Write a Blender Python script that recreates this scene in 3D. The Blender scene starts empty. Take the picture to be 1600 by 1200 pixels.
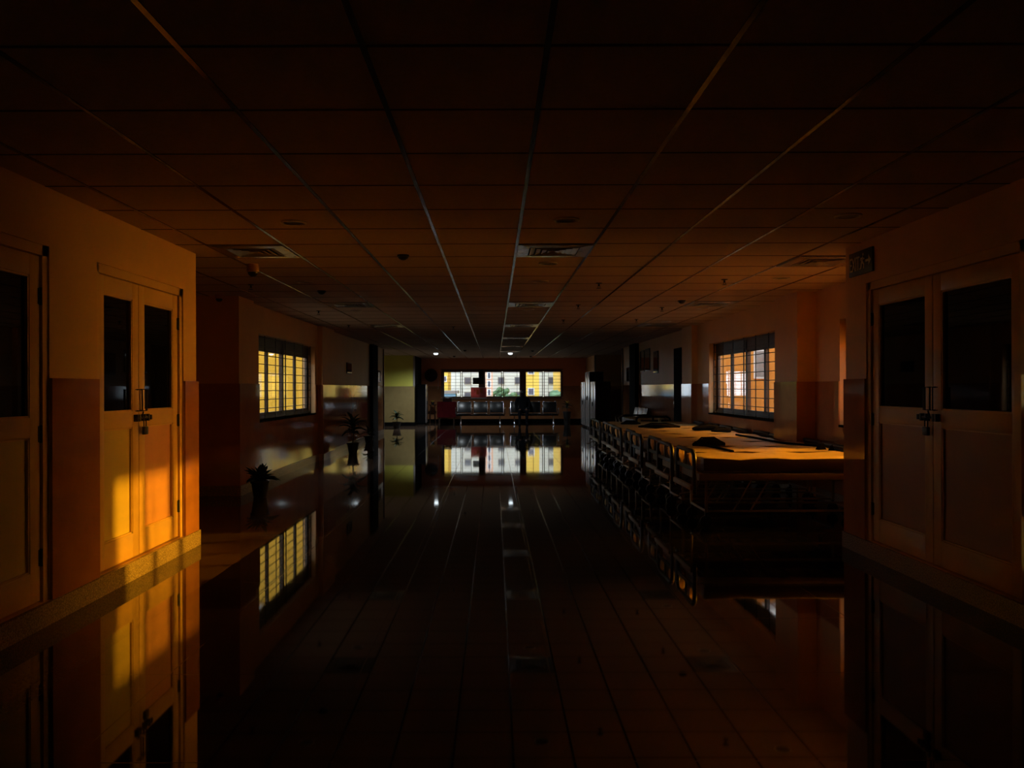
import bpy, bmesh, math, random
from mathutils import Vector, Matrix
random.seed(7)
PI = math.pi
sc = bpy.context.scene
C = sc.collection

# ------------------------------------------------------------------ camera
F = 1260.0; CAMH = 1.47; CEIL = 2.74
def at(px, py, Y):                     # a pixel of the photo at depth Y
    return ((px-773)/F*Y, Y, CAMH-(py-606)/F*Y)
cam = bpy.data.cameras.new('camera'); cam.sensor_width = 36; cam.lens = F/1600*36
cam.shift_x = 27/1600; cam.shift_y = 6/1600; cam.clip_end = 500; cam.clip_start = 0.05
co = bpy.data.objects.new('camera', cam); C.objects.link(co)
co.location = (0, 0, CAMH); co.rotation_euler = (PI/2, 0.003, 0); sc.camera = co

# ------------------------------------------------------------------ materials
MATS = {}
def mat(name, col, rough=.6, metal=0., ior=1.5, var=.12, scale=6., bump=0., bscale=40., trans=0., coat=0., emit=None, estr=0.):
    m = bpy.data.materials.new(name); m.use_nodes = True; nt = m.node_tree; N = nt.nodes; L = nt.links
    p = N['Principled BSDF']
    p.inputs['Roughness'].default_value = rough; p.inputs['Metallic'].default_value = metal
    p.inputs['IOR'].default_value = ior
    tc = N.new('ShaderNodeTexCoord'); nz = N.new('ShaderNodeTexNoise'); nz.inputs['Scale'].default_value = scale
    nz.inputs['Detail'].default_value = 6
    L.new(tc.outputs['Object'], nz.inputs['Vector'])
    rp = N.new('ShaderNodeValToRGB')
    rp.color_ramp.elements[0].position = .3; rp.color_ramp.elements[1].position = .7
    rp.color_ramp.elements[0].color = (*[c*(1-var) for c in col], 1); rp.color_ramp.elements[1].color = (*[min(1, c*(1+var)) for c in col], 1)
    L.new(nz.outputs['Fac'], rp.inputs['Fac']); L.new(rp.outputs['Color'], p.inputs['Base Color'])
    if bump:
        n2 = N.new('ShaderNodeTexNoise'); n2.inputs['Scale'].default_value = bscale; n2.inputs['Detail'].default_value = 4
        L.new(tc.outputs['Object'], n2.inputs['Vector'])
        b = N.new('ShaderNodeBump'); b.inputs['Strength'].default_value = bump; b.inputs['Distance'].default_value = .02
        L.new(n2.outputs['Fac'], b.inputs['Height']); L.new(b.outputs['Normal'], p.inputs['Normal'])
    if coat:
        p.inputs['Coat Weight'].default_value = coat; p.inputs['Coat Roughness'].default_value = .05
    if emit:
        p.inputs['Emission Color'].default_value = (*emit, 1); p.inputs['Emission Strength'].default_value = estr
    if trans:
        t = N.new('ShaderNodeBsdfTranslucent'); L.new(rp.outputs['Color'], t.inputs['Color'])
        mx = N.new('ShaderNodeMixShader'); mx.inputs[0].default_value = trans
        L.new(p.outputs[0], mx.inputs[1]); L.new(t.outputs[0], mx.inputs[2]); L.new(mx.outputs[0], N['Material Output'].inputs[0])
    MATS[name] = m
    return m

def glass_mat(name, tint=(1, 1, 1), ior=1.5):
    m = bpy.data.materials.new(name); m.use_nodes = True; nt = m.node_tree; N = nt.nodes; L = nt.links
    N.remove(N['Principled BSDF'])
    t = N.new('ShaderNodeBsdfTransparent'); t.inputs[0].default_value = (*tint, 1)
    g = N.new('ShaderNodeBsdfGlossy'); g.inputs['Roughness'].default_value = .01
    f = N.new('ShaderNodeFresnel'); gm = N.new('ShaderNodeNewGeometry'); im = N.new('ShaderNodeMapRange'); im.inputs[3].default_value = ior; im.inputs[4].default_value = 1/ior
    L.new(gm.outputs['Backfacing'], im.inputs[0]); L.new(im.outputs[0], f.inputs['IOR'])    # same reflection on both faces of a pane
    mx = N.new('ShaderNodeMixShader')
    L.new(f.outputs[0], mx.inputs[0]); L.new(t.outputs[0], mx.inputs[1]); L.new(g.outputs[0], mx.inputs[2])
    L.new(mx.outputs[0], N['Material Output'].inputs[0])
    return m

paint   = mat('cream_paint', (.70, .43, .19), .55, var=.05, scale=2)
redpaint= mat('terracotta_paint', (.78, .27, .10), .55, var=.05, scale=2)
lime    = mat('lime_paint', (.66, .62, .10), .55, var=.06, scale=2)
dado    = mat('polished_dado_tile', (.42, .18, .075), .07, var=.1, scale=4, ior=1.55)
granite = mat('speckled_granite', (.34, .27, .2), .25, var=.55, scale=90)
ceiltile= mat('mineral_ceiling_tile', (.56, .40, .28), .9, var=.06, scale=30, bump=.15, bscale=120)
tbar    = mat('ceiling_grid_metal', (.06, .04, .03), .2, ior=1.5, var=.05)
doorp   = mat('door_cream_enamel', (.72, .47, .2), .35, var=.06, scale=3)
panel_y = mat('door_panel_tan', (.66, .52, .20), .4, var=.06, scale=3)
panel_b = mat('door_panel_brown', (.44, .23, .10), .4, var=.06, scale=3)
panel_p = mat('door_panel_pink', (.70, .36, .26), .4, var=.06, scale=3)
darkglass = mat('dark_door_glass', (.004, .004, .005), .02, ior=1.5, var=0)  # near-black base stands in for the unlit room behind the glass
iron    = mat('black_iron', (.02, .017, .015), .4, var=.2)
brass   = mat('dark_steel', (.03, .027, .024), .3, metal=.3, var=.1)
alu     = mat('brown_aluminium', (.06, .045, .035), .35, var=.1)
chrome  = mat('chrome', (.6, .6, .62), .12, metal=1., var=.03)
blackm  = mat('black_metal', (.012, .012, .013), .3, var=.2)
blackp  = mat('matte_black', (.005, .005, .006), .8, var=.2, ior=1.15)
ivory   = mat('ivory_powder_coat', (.30, .2, .11), .4, var=.08)
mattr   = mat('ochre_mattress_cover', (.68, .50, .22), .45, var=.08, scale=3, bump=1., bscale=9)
matside = mat('shade_brown_mattress_side', (.10, .045, .02), .5)  # darker than the top: shade on the sides put into the colour
bumper  = mat('translucent_cream_plastic', (.85, .65, .3), .4, var=.05, trans=.6)
board   = mat('dark_bed_board', (.014, .010, .009), .4, var=.2)
cloth_b = mat('black_webbing', (.006, .0055, .006), .9, var=.3, ior=1.2)
steelw  = mat('grey_enamelled_steel', (.34, .31, .3), .2, var=.04, ior=1.7)
leafm   = mat('dark_green_leaf', (.02, .05, .018), .5, var=.3)
leafy   = mat('yellow_green_leaf', (.25, .3, .05), .5, var=.3)
petal   = mat('yellow_petal', (.8, .55, .08), .5, var=.1)
potm    = mat('black_plastic_pot', (.02, .018, .017), .4, var=.2)
soil    = mat('soil', (.03, .02, .012), .95, var=.4, scale=40)
diffm   = mat('diffuser_metal', (.5, .45, .4), .25, metal=.5, var=.05)
darkhole= mat('dark_duct', (.006, .006, .006), .8, var=.1)
white   = mat('white_plastic', (.7, .62, .55), .4, var=.05)
lamp_on = mat('lit_lamp', (.9, .95, 1), .4, var=0, emit=(.8, .93, 1.), estr=4.)
poster  = mat('red_board', (.5, .17, .15), .5, var=.25, scale=7, trans=.7)
redcl   = mat('red_cloth', (.07, .006, .008), .9, var=.2, ior=1.1)
skin    = mat('skin', (.18, .09, .055), .5, var=.1)
hairm   = mat('black_hair', (.008, .007, .007), .5, var=.2)
shirtm  = mat('dark_shirt', (.006, .006, .008), .9, var=.2, ior=1.15)
trouser = mat('black_trousers', (.008, .008, .01), .8, var=.2)
gloss_b = mat('dark_glossy_board', (.02, .012, .01), .06, var=.1)
darkcol = mat('black_granite_cladding', (.004, .0035, .0035), .9, var=.3, scale=60, ior=1.15)
signm   = mat('sign_dark_green', (.002, .009, .006), .4, var=.05)
signl   = mat('sign_pale_letters', (.85, .78, .62), .6, var=.03)
ext_y   = mat('yellow_render', (.72, .40, .025), .8, var=.06, scale=1)
ext_o   = mat('orange_render', (.66, .27, .04), .8, var=.08, scale=1)
ext_w   = mat('pale_render', (.78, .81, .80), .8, var=.06, scale=1)
ext_yb  = mat('sunny_yellow_render', (.85, .58, .10), .8, var=.05, scale=1)
ext_p   = mat('peach_render', (.85, .52, .36), .8, var=.05, scale=1)
ext_win = mat('outside_window', (.12, .13, .18), .2, var=.1)
bluep   = mat('blue_render', (.25, .5, .72), .8, var=.05)
asphalt = mat('outside_ground', (.17, .12, .07), .95, var=.3, scale=.5)
treem   = mat('tree_leaves', (.13, .24, .13), .8, var=.4, scale=3)
bark    = mat('bark', (.1, .07, .05), .9, var=.3)
wood    = mat('dark_brown_laminate', (.05, .022, .012), .3, var=.2)
roofm   = mat('roof_concrete', (.3, .28, .26), .9, var=.1)
pane    = glass_mat('window_glass')

# floor: polished dark granite slabs with a brown border, joints 0.98 m apart
def floor_mat():
    m = bpy.data.materials.new('polished_granite_floor'); m.use_nodes = True; nt = m.node_tree; N = nt.nodes; L = nt.links
    p = N['Principled BSDF']
    tc = N.new('ShaderNodeTexCoord'); sx = N.new('ShaderNodeSeparateXYZ'); L.new(tc.outputs['Object'], sx.inputs[0])
    def math_(op, a, b=None):
        n = N.new('ShaderNodeMath'); n.operation = op
        for i, v in enumerate((a, b)):
            if v is None: continue
            if isinstance(v, (int, float)): n.inputs[i].default_value = v
            else: L.new(v, n.inputs[i])
        return n.outputs[0]
    def joint(o, off, w=.004):
        a = math_('ADD', o, 100*.98-off); a = math_('DIVIDE', a, .98); a = math_('FRACT', a)
        a = math_('SUBTRACT', a, .5); a = math_('ABSOLUTE', a)
        return math_('GREATER_THAN', a, .5-w)
    j = math_('MAXIMUM', joint(sx.outputs[0], .28), joint(sx.outputs[1], 5.13))
    bl = math_('LESS_THAN', sx.outputs[0], -2.19); br = 0.
    border = math_('MAXIMUM', bl, br)
    nz = N.new('ShaderNodeTexNoise'); nz.inputs['Scale'].default_value = 70; nz.inputs['Detail'].default_value = 8
    L.new(tc.outputs['Object'], nz.inputs['Vector'])
    r1 = N.new('ShaderNodeValToRGB'); L.new(nz.outputs['Fac'], r1.inputs[0])
    r1.color_ramp.elements[0].position = .35; r1.color_ramp.elements[0].color = (.003, .0025, .0025, 1)
    r1.color_ramp.elements[1].position = .7; r1.color_ramp.elements[1].color = (.011, .0085, .008, 1)
    r2 = N.new('ShaderNodeValToRGB'); L.new(nz.outputs['Fac'], r2.inputs[0])
    r2.color_ramp.elements[0].position = .35; r2.color_ramp.elements[0].color = (.06, .035, .025, 1)
    r2.color_ramp.elements[1].position = .7; r2.color_ramp.elements[1].color = (.2, .13, .09, 1)
    mx = N.new('ShaderNodeMix'); mx.data_type = 'RGBA'
    L.new(border, mx.inputs[0]); L.new(r1.outputs[0], mx.inputs[6]); L.new(r2.outputs[0], mx.inputs[7])
    m2 = N.new('ShaderNodeMix'); m2.data_type = 'RGBA'
    L.new(j, m2.inputs[0]); L.new(mx.outputs[2], m2.inputs[6]); m2.inputs[7].default_value = (.016, .012, .011, 1)
    L.new(m2.outputs[2], p.inputs['Base Color'])
    n2 = N.new('ShaderNodeTexNoise'); n2.inputs['Scale'].default_value = 1.2; L.new(tc.outputs['Object'], n2.inputs['Vector'])
    rr = N.new('ShaderNodeMapRange'); L.new(n2.outputs['Fac'], rr.inputs[0]); rr.inputs[3].default_value = .015; rr.inputs[4].default_value = .055
    jr = math_('MULTIPLY', j, .15); ra = math_('ADD', rr.outputs[0], jr)
    L.new(ra, p.inputs['Roughness'])
    p.inputs['IOR'].default_value = 1.75
    return m
floorm = floor_mat()

# ------------------------------------------------------------------ mesh builder
class MB:
    def __init__(s): s.bm = bmesh.new()
    def box(s, x0, x1, y0, y1, z0, z1, M=None, bev=0.):
        r = bmesh.ops.create_cube(s.bm, size=1.)
        vs = r['verts']
        bmesh.ops.transform(s.bm, matrix=Matrix.Translation(((x0+x1)/2, (y0+y1)/2, (z0+z1)/2)) @ Matrix.Diagonal((abs(x1-x0), abs(y1-y0), abs(z1-z0), 1)), verts=vs)
        if bev:
            es = list({e for v in vs for e in v.link_edges})
            r2 = bmesh.ops.bevel(s.bm, geom=es, offset=bev, segments=2, affect='EDGES', profile=.5)
            vs = list({v for f in r2['faces'] for v in f.verts} | {v for v in vs if v.is_valid})
        if M is not None: bmesh.ops.transform(s.bm, matrix=M, verts=[v for v in vs if v.is_valid])
        return s
    def tube(s, pts, r, n=8, closed=False, cap=True):
        pts = [Vector(p) for p in pts]; k = len(pts); rings = []
        rad = r if isinstance(r, (list, tuple)) else [r]*k
        up = Vector((0, 0, 1)); prev = None
        for i, p in enumerate(pts):
            a = pts[i-1] if i > 0 else (pts[-1] if closed else p); b = pts[(i+1) % k] if (i < k-1 or closed) else p
            d = (b-a).normalized() if (b-a).length > 1e-9 else Vector((0, 0, 1))
            if prev is None:
                u = d.cross(up) if abs(d.dot(up)) < .95 else d.cross(Vector((1, 0, 0)))
            else: u = prev - d*prev.dot(d)
            u.normalize(); prev = u; w = d.cross(u)
            rings.append([s.bm.verts.new(p + (u*math.cos(2*PI*q/n) + w*math.sin(2*PI*q/n))*rad[i]) for q in range(n)])
        for i in range(k if closed else k-1):
            A, B = rings[i], rings[(i+1) % k]
            for q in range(n): s.bm.faces.new((A[q], A[(q+1) % n], B[(q+1) % n], B[q]))
        if cap and not closed:
            s.bm.faces.new(rings[0][::-1]); s.bm.faces.new(rings[-1])
        return s
    def lathe(s, prof, n=24, loc=(0, 0, 0), axis='Z', cap=True):
        rings = []
        for r, z in prof:
            ring = []
            for q in range(n):
                c, t = r*math.cos(2*PI*q/n), r*math.sin(2*PI*q/n)
                v = {'Z': (c, t, z), 'Y': (c, z, t), 'X': (z, c, t)}[axis]
                ring.append(s.bm.verts.new(Vector(v)+Vector(loc)))
            rings.append(ring)
        for A, B in zip(rings, rings[1:]):
            for q in range(n): s.bm.faces.new((A[q], A[(q+1) % n], B[(q+1) % n], B[q]))
        if cap:
            s.bm.faces.new(rings[0][::-1]); s.bm.faces.new(rings[-1])
        return s
    def poly(s, pts): s.bm.faces.new([s.bm.verts.new(Vector(p)) for p in pts]); return s
    def prism(s, pts, vec):
        vec = Vector(vec); a = [s.bm.verts.new(Vector(p)) for p in pts]; b = [s.bm.verts.new(Vector(p)+vec) for p in pts]; n = len(a)
        s.bm.faces.new(a[::-1]); s.bm.faces.new(b)
        for i in range(n): s.bm.faces.new((a[i], a[(i+1) % n], b[(i+1) % n], b[i]))
        return s
    def leaf(s, base, direc, length, width, droop, seg=5, up=Vector((0, 0, 1)), fold=.25):
        base = Vector(base); d = Vector(direc).normalized(); side = d.cross(up)
        if side.length < .05: side = Vector((1, 0, 0))
        side.normalize(); rows = []
        p = base.copy()
        for i in range(seg+1):
            t = i/seg; w = width*math.sin(PI*min(1, .12+t*.88))**.8*(1 if t < .98 else 0.05)
            nn = side.cross(d).normalized()
            rows.append((s.bm.verts.new(p-side*w/2+nn*w*fold), s.bm.verts.new(p), s.bm.verts.new(p+side*w/2+nn*w*fold)))
            p = p + d*length/seg; d = (d - up*droop/seg).normalized()
        for A, B in zip(rows, rows[1:]):
            s.bm.faces.new((A[0], A[1], B[1], B[0])); s.bm.faces.new((A[1], A[2], B[2], B[1]))
        return s
    def build(s, name, m, parent=None, loc=None, smooth=False):
        bmesh.ops.recalc_face_normals(s.bm, faces=s.bm.faces[:])
        me = bpy.data.meshes.new(name); s.bm.to_mesh(me); s.bm.free()
        if m: me.materials.append(m)
        if smooth:
            for f in me.polygons: f.use_smooth = True
        me.set_sharp_from_angle(angle=math.radians(25 if name == 'mattress' else 45))
        o = bpy.data.objects.new(name, me); C.objects.link(o)
        if parent: o.parent = parent
        if loc: o.location = loc
        return o

def tag(o, label, cat, group=None, kind=None):
    o['label'] = label; o['category'] = cat
    if group: o['group'] = group
    if kind: o['kind'] = kind
    return o
def thing(name, label, cat, loc=(0, 0, 0), rz=0, group=None, kind=None):
    o = bpy.data.objects.new(name, None); C.objects.link(o); o.location = loc; o.rotation_euler = (0, 0, rz); o.empty_display_size = .1
    return tag(o, label, cat, group, kind)
def dup(root, loc, rz, label, group=None):
    kids = {}
    for o in bpy.data.objects:
        if o.parent: kids.setdefault(o.parent, []).append(o)
    def rec(o, par):
        c = o.copy(); C.objects.link(c)
        if par: c.parent = par
        for k in kids.get(o, []): rec(k, c)
        return c
    r = rec(root, None); r.location = loc; r.rotation_euler = (0, 0, rz); r['label'] = label
    if group: r['group'] = group
    return r
def struct(name, mb, m, label, cat='wall'): return tag(mb.build(name, m), label, cat, kind='structure')

# ------------------------------------------------------------------ shell
DADO = 1.54; SK = .14
LX, LXE, RX, RXE = -2.81, 7.59, 3.23, 7.41          # near walls and where they end
HLX, HRX, HRX1 = -3.6, 4.15, 4.28                   # hall walls
FY = 34.5                                           # far wall
FOOT = [(LX-.22, RX+.22, -3.2, LXE), (-9.2, HRX1+.22, LXE-.001, 11.24), (RX+.22, 9.2, -3.2, RXE-.2), (RX+.22, HRX1+.22, RXE-.2, LXE), (HLX-.24, HRX+.24, 11.24, 25.8), (-9.2, 9.2, 25.8, 34.75)]   # plan of the building
def slab(z0, z1, grow=0.):
    m = MB()
    for a, b_, c, d in FOOT: m.box(a-grow, b_+grow, c, d, z0, z1)
    return m
struct('floor', slab(-.2, 0), floorm, 'dark polished granite floor of the whole hall', 'floor')

T = .686; GX = .2; GY = 5.735
ceil = struct('ceiling', slab(CEIL, CEIL+.12), ceiltile, 'low suspended ceiling of square tiles over the hall', 'ceiling')
g = MB(); g2 = MB()
for a, b_, c, d in FOOT:
    for k in range(-13, 14):
        x = GX+k*T
        if a < x < b_: g.box(x-.012, x+.012, c, d, CEIL-.004, CEIL+.01)
    for k in range(-14, 43):
        y = GY+k*T
        if c < y < d: g2.box(a, b_, y-.009, y+.009, CEIL-.002, CEIL+.01)
g.build('grid', tbar, ceil); g2.build('cross_grid', mat('matte_cross_bar', (.07, .045, .03), .75, ior=1.2), ceil)
struct('roof', slab(CEIL+.13, CEIL+.4, .06), roofm, 'flat concrete roof above the hall, out of sight', 'roof')

def yzwall(mb, x0, x1, y0, y1, holes, z0=0, z1=CEIL):
    """wall slab in the YZ plane with rectangular holes (ya,yb,za,zb)"""
    y = y0
    for ya, yb, za, zb in sorted(holes):
        if ya > y: mb.box(x0, x1, y, ya, z0, z1)
        if za > z0: mb.box(x0, x1, ya, yb, z0, za)
        if zb < z1: mb.box(x0, x1, ya, yb, zb, z1)
        y = yb
    if y < y1: mb.box(x0, x1, y, y1, z0, z1)
    return mb

D1 = (3.33, 5.09, SK, 2.37); D2 = (5.70, 7.28, SK, 2.37); D3 = (4.92, 7.01, SK, 2.37)
# near left wall
m = MB(); yzwall(m, LX-.22, LX, -3.2, LXE, [D1, D2]); m.box(-9.2, LX-.22, LXE-.2, LXE, 0, CEIL)
wl = struct('wall_left', m, paint, 'cream wall on the near left holding the two sets of double doors')
m = MB(); yzwall(m, LX, LX+.018, -3.0, LXE+.018, [D1, D2], SK, DADO); m.box(-9.0, LX, LXE, LXE+.018, SK, DADO); m.build('wainscot', dado, wl)
struct('baseboard_left', MB().box(LX, LX+.03, -3.0, LXE+.03, 0, SK).box(-9, LX, LXE, LXE+.03, 0, SK), granite, 'speckled granite skirting along the near left wall', 'skirting')
# near right wall
m = MB(); yzwall(m, RX, RX+.22, -3.2, RXE, [D3]); m.box(RX+.22, HRX1+.22, RXE-.2, RXE, 0, CEIL)
wr = struct('wall_right', m, paint, 'cream wall on the near right holding the wide double doors')
m = MB(); yzwall(m, RX-.018, RX, -3.0, RXE+.018, [D3], SK, DADO); m.box(RX, HRX1, RXE, RXE+.018, SK, DADO); m.build('wainscot', dado, wr)
struct('baseboard_right', MB().box(RX-.03, RX, -3, RXE+.03, 0, SK).box(RX, HRX1, RXE, RXE+.03, 0, SK), granite, 'speckled granite skirting along the near right wall', 'skirting')
# behind the camera and outer ends
struct('wall_front', MB().box(LX-.22, RX+.22, -3.2, -3.0, 0, CEIL).box(LX, LX+.02, -3, 3.2, SK, CEIL-.01).box(RX-.02, RX, -3, 3.2, SK, CEIL-.01), wood, 'unseen wall behind the viewer with dark panels added to absorb light')  # dark panels added out of view to dim the near hall
struct('wall_right_room', MB().box(HRX1+.22, 9.2, RXE-.21, RXE-.01, -.25, CEIL+.13).box(9., 9.2, -3.2, RXE-.21, -.25, CEIL+.13).box(RX+.22, 9.2, -3.2, -3., 0, CEIL), paint, 'unseen walls of the room behind the right doors, added to screen the sky')  # added out of view to keep neutral sky off the window jamb
struct('wall_corridor_end', MB().box(-9.2, -9.0, LXE-.2, 11.24, 0, CEIL).box(-9.2, -9.0, 25.8, 34.7, 0, CEIL).box(9.0, 9.2, 25.8, 34.7, 0, CEIL), paint, 'end walls of the dark side corridors')

# hall left wall : window 12.3-16.1, columns, opening 26-31.4
WL = (12.3, 16.15, .98, 2.31); W1 = (7.7, 10.0, 1.0, 2.31); W2 = (11.85, 15.6, .98, 2.31)
m = MB(); yzwall(m, HLX-.24, HLX, 11.04, 26., [WL]); m.box(-9.2, HLX-.24, 11.04, 11.24, 0, CEIL); m.box(-9.2, HLX-.24, 25.8, 26., 0, CEIL)
m.box(HLX, -3.5, 11.04, 11.72, 0, CEIL); m.box(HLX, -3.5, 16.4, 17.6, 0, CEIL)
wlh = struct('wall_left_hall', m, paint, 'left hall wall with the barred window and two shallow pilasters')
m = MB(); yzwall(m, HLX, HLX+.015, 11.72, 16.4, [WL], SK, DADO); yzwall(m, HLX, HLX+.015, 17.6, 26., [], SK, DADO)
for a, b in ((11.04, 11.72), (16.4, 17.6)):
    m.box(-3.5, -3.485, a-.015, b+.015, SK, DADO); m.box(HLX, -3.5, a-.015, a, SK, DADO); m.box(HLX, -3.5, b, b+.015, SK, DADO)
m.box(-9, HLX, 11.025, 11.04, SK, DADO)
m.build('wainscot', dado, wlh)
struct('baseboard_left_hall', MB().box(HLX, HLX+.025, 11.72, 26, 0, SK).box(-3.5, -3.475, 11.02, 11.74, 0, SK).box(-3.5, -3.475, 16.38, 17.62, 0, SK).box(-9, -3.5, 11.015, 11.04, 0, SK), granite, 'granite skirting along the left hall wall', 'skirting')
struct('column_left', MB().box(HLX, -3.5, 23.2, 24.2, 0, CEIL), darkcol, 'black clad pilaster on the left wall beyond the plants', 'column')
# hall right wall
m = MB(); yzwall(m, HRX1, HRX1+.24, RXE, 10.74, [W1]); m.box(4.03, HRX1+.24, 10.74, 11.6, 0, CEIL); yzwall(m, HRX, HRX+.24, 11.6, 26., [W2])
m.box(4.03, HRX, 16.5, 17.35, 0, CEIL); m.box(HRX+.24, 9.2, 25.8, 26., 0, CEIL)
wrh = struct('wall_right_hall', m, paint, 'right hall wall behind the beds with two barred windows')
m = MB(); yzwall(m, HRX1-.015, HRX1, RXE, 10.74, [W1], SK, DADO); m.box(4.015, HRX1, 10.725, 10.74, SK, DADO); m.box(4.015, 4.03, 10.74, 11.6, SK, DADO)
yzwall(m, HRX-.015, HRX, 11.6, 16.5, [W2], SK, DADO); m.box(4.015, 4.03, 16.5, 17.35, SK, DADO); m.box(4.015, HRX, 16.485, 16.5, SK, DADO); yzwall(m, HRX-.015, HRX, 17.35, 26., [], SK, DADO)
m.build('wainscot', dado, wrh)
struct('baseboard_right_hall', MB().box(HRX1-.025, HRX1, RXE+.03, 10.7, 0, SK).box(4.005, 4.03, 10.72, 11.62, 0, SK).box(HRX-.025, HRX, 11.62, 26, 0, SK).box(4.005, 4.03, 16.48, 17.37, 0, SK), granite, 'granite skirting along the right hall wall behind the beds', 'skirting')
struct('column_right', MB().box(4.04, HRX, 23.2, 24.2, 0, CEIL), darkcol, 'black clad pilaster on the right wall beyond the beds', 'column')
# far end
WX0, WX1, WZ0, WZ1 = -2.25, 2.87, 1.03, 2.22
m = MB(); m.box(-9.2, WX0, FY, FY+.24, 0, CEIL).box(WX1, 9.2, FY, FY+.24, 0, CEIL).box(WX0, WX1, FY, FY+.24, 0, WZ0).box(WX0, WX1, FY, FY+.24, WZ1, CEIL)
wb = struct('wall_back', m, redpaint, 'terracotta far end wall with the long window band')
MB().box(-3.1, 3.9, FY-.015, FY, SK, WZ0-.06).box(-3.1, WX0-.04, FY-.015, FY, WZ0-.06, DADO).box(WX1+.04, 3.9, FY-.015, FY, WZ0-.06, DADO).build('wainscot', dado, wb)
m = MB().box(-9.2, -3.14, 31.4, 31.6, DADO, CEIL)
wf = struct('wall_left_return', m, lime, 'lime green wall face at the far left lit by a ceiling lamp')
MB().box(-9.2, -3.13, 31.39, 31.6, SK, DADO).build('wainscot', mat('olive_dado_tile', (.30, .22, .09), .3, var=.08), wf)
MB().box(-3.34, -3.14, 31.6, FY, SK, CEIL).build('dark_side', darkcol, wf)
MB().box(-9.0, -3.12, 31.37, 31.6, 0, SK).box(-3.34, -3.12, 31.6, FY-.01, 0, SK).build('skirting', darkcol, wf)
m = MB().box(3.91, 9.2, 31.4, 31.6, 0, CEIL).box(3.91, 4.11, 31.6, FY, 0, CEIL)
wf2 = struct('wall_right_return', m, paint, 'cream wall face at the far right behind the steel cupboards')
MB().box(3.9, 9., 31.385, 31.4, SK, DADO).box(3.895, 3.91, 31.4, FY-.01, SK, DADO).build('wainscot', dado, wf2)
struct('baseboard_back', MB().box(-3.1, 3.88, FY-.03, FY, 0, SK), darkcol, 'skirting under the far windows, blackened in place of bench shade', 'skirting')  # black colour stands in for the shade under the benches
for i, (x0, x1, y0, y1, z0, lab) in enumerate([(-3.17, -3.105, 31.37, 31.43, DADO, 'pale corner guard on the lime green wall'), (3.88, 3.94, 31.37, 31.43, DADO, 'pale corner guard at the far right return wall'), (4.10, 4.16, 25.97, 26.02, SK, 'shiny corner guard where the right hall wall ends'), (-3.61, -3.56, 25.97, 26.02, SK, 'corner guard where the left hall wall ends')]):
    struct('trim_%d' % (i+1), MB().box(x0, x1, y0, y1, z0, CEIL-.02), steelw, lab, 'corner guard')

# ------------------------------------------------------------------ windows in the side walls
def side_window(name, x, s, W, label):
    """x: inner wall face, s=-1 left wall / +1 right wall (outward direction)"""
    ya, yb, za, zb = W
    t = thing(name, label, 'window', (x, ya, za), kind='structure'); w = yb-ya; h = zb-za
    X = lambda d: s*d
    fr = MB(); d0, d1 = .135, .195
    def b(mb, da, db, y0, y1, z0, z1): mb.box(min(X(da), X(db)), max(X(da), X(db)), y0, y1, z0, z1)
    b(fr, d0, d1, 0, w, 0, .06); b(fr, d0, d1, 0, w, h-.2, h-.0); b(fr, d0, d1, 0, .06, .06, h-.06); b(fr, d0, d1, w-.06, w, .06, h-.06)
    b(fr, d0, d1, w/2-.05, w/2+.05, .06, h-.06)
    fr.build('window_frame', alu, t)
    n = 4
    for k in range(n):
        y0 = .06+(w-.12)*k/n; y1 = .06+(w-.12)*(k+1)/n
        sm = MB(); b(sm, d0+.01, d1-.01, y0, y0+.045, .06, h-.2); b(sm, d0+.01, d1-.01, y1-.045, y1, .06, h-.2); b(sm, d0+.01, d1-.01, y0, y1, .06, .1); b(sm, d0+.01, d1-.01, y0, y1, h-.24, h-.2)
        so = sm.build('sash', alu, t)
        pm = MB(); b(pm, .163, .167, y0+.04, y1-.04, .09, h-.22); pm.build('pane', pane, so)
    gr = MB(); nb = 10
    for k in range(nb):
        z = .03+(h-.06)*k/(nb-1); b(gr, .083, .095, .0, w, z-.006, z+.006)
    nv = 7
    for k in range(nv):
        y = .012+(w-.024)*k/(nv-1); th = .022 if k == nv//2 else .008
        b(gr, .085, .097, y-th, y+th, 0, h)
    gr.build('grille', iron, t)
    sl = MB(); b(sl, -.02, .22, -.0, w, -.03, 0.0); sl.build('sill', darkcol, t)
    return t
side_window('window_1', HLX, -1, WL, 'black barred window in the left hall wall showing yellow')
side_window('window_2', HRX1, 1, W1, 'right window nearest the corner, seen only as a lit strip')
side_window('window_3', HRX, 1, W2, 'black barred window over the beds showing orange')

# far window band: three windows of two sashes
t = thing('window_4', 'long band of three bright barred windows in the far wall', 'window', (0, FY, 0), kind='structure')
fr = MB(); fr.box(WX0, WX1, -.03, .1, WZ1-.05, WZ1).box(WX0, WX1, -.03, .1, WZ0, WZ0+.05)
fx = lambda p: (p-773)/F*FY
for a, b_ in ((689.5, 693), (749, 757), (813, 821), (877, 879.5)): fr.box(fx(a), fx(b_), -.03, .12, WZ0+.05, WZ1-.05)
fr.build('window_frame', mat('brown_window_frame', (.16, .07, .035), .4), t)
for a, b_ in ((693, 720.3), (721.7, 749), (757, 784.2), (785.8, 813), (821, 848.2), (849.8, 877)):
    x0, x1 = fx(a), fx(b_)
    so = MB().box(x0, x0+.03, .03, .07, WZ0+.05, WZ1-.05).box(x1-.03, x1, .03, .07, WZ0+.05, WZ1-.05).box(x0, x1, .03, .07, WZ0+.05, WZ0+.08).box(x0, x1, .03, .07, WZ1-.08, WZ1-.05).build('sash', alu, t)
    MB().box(x0+.025, x1-.025, .048, .052, WZ0+.07, WZ1-.07).build('pane', pane, so)
gr = MB()
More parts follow.
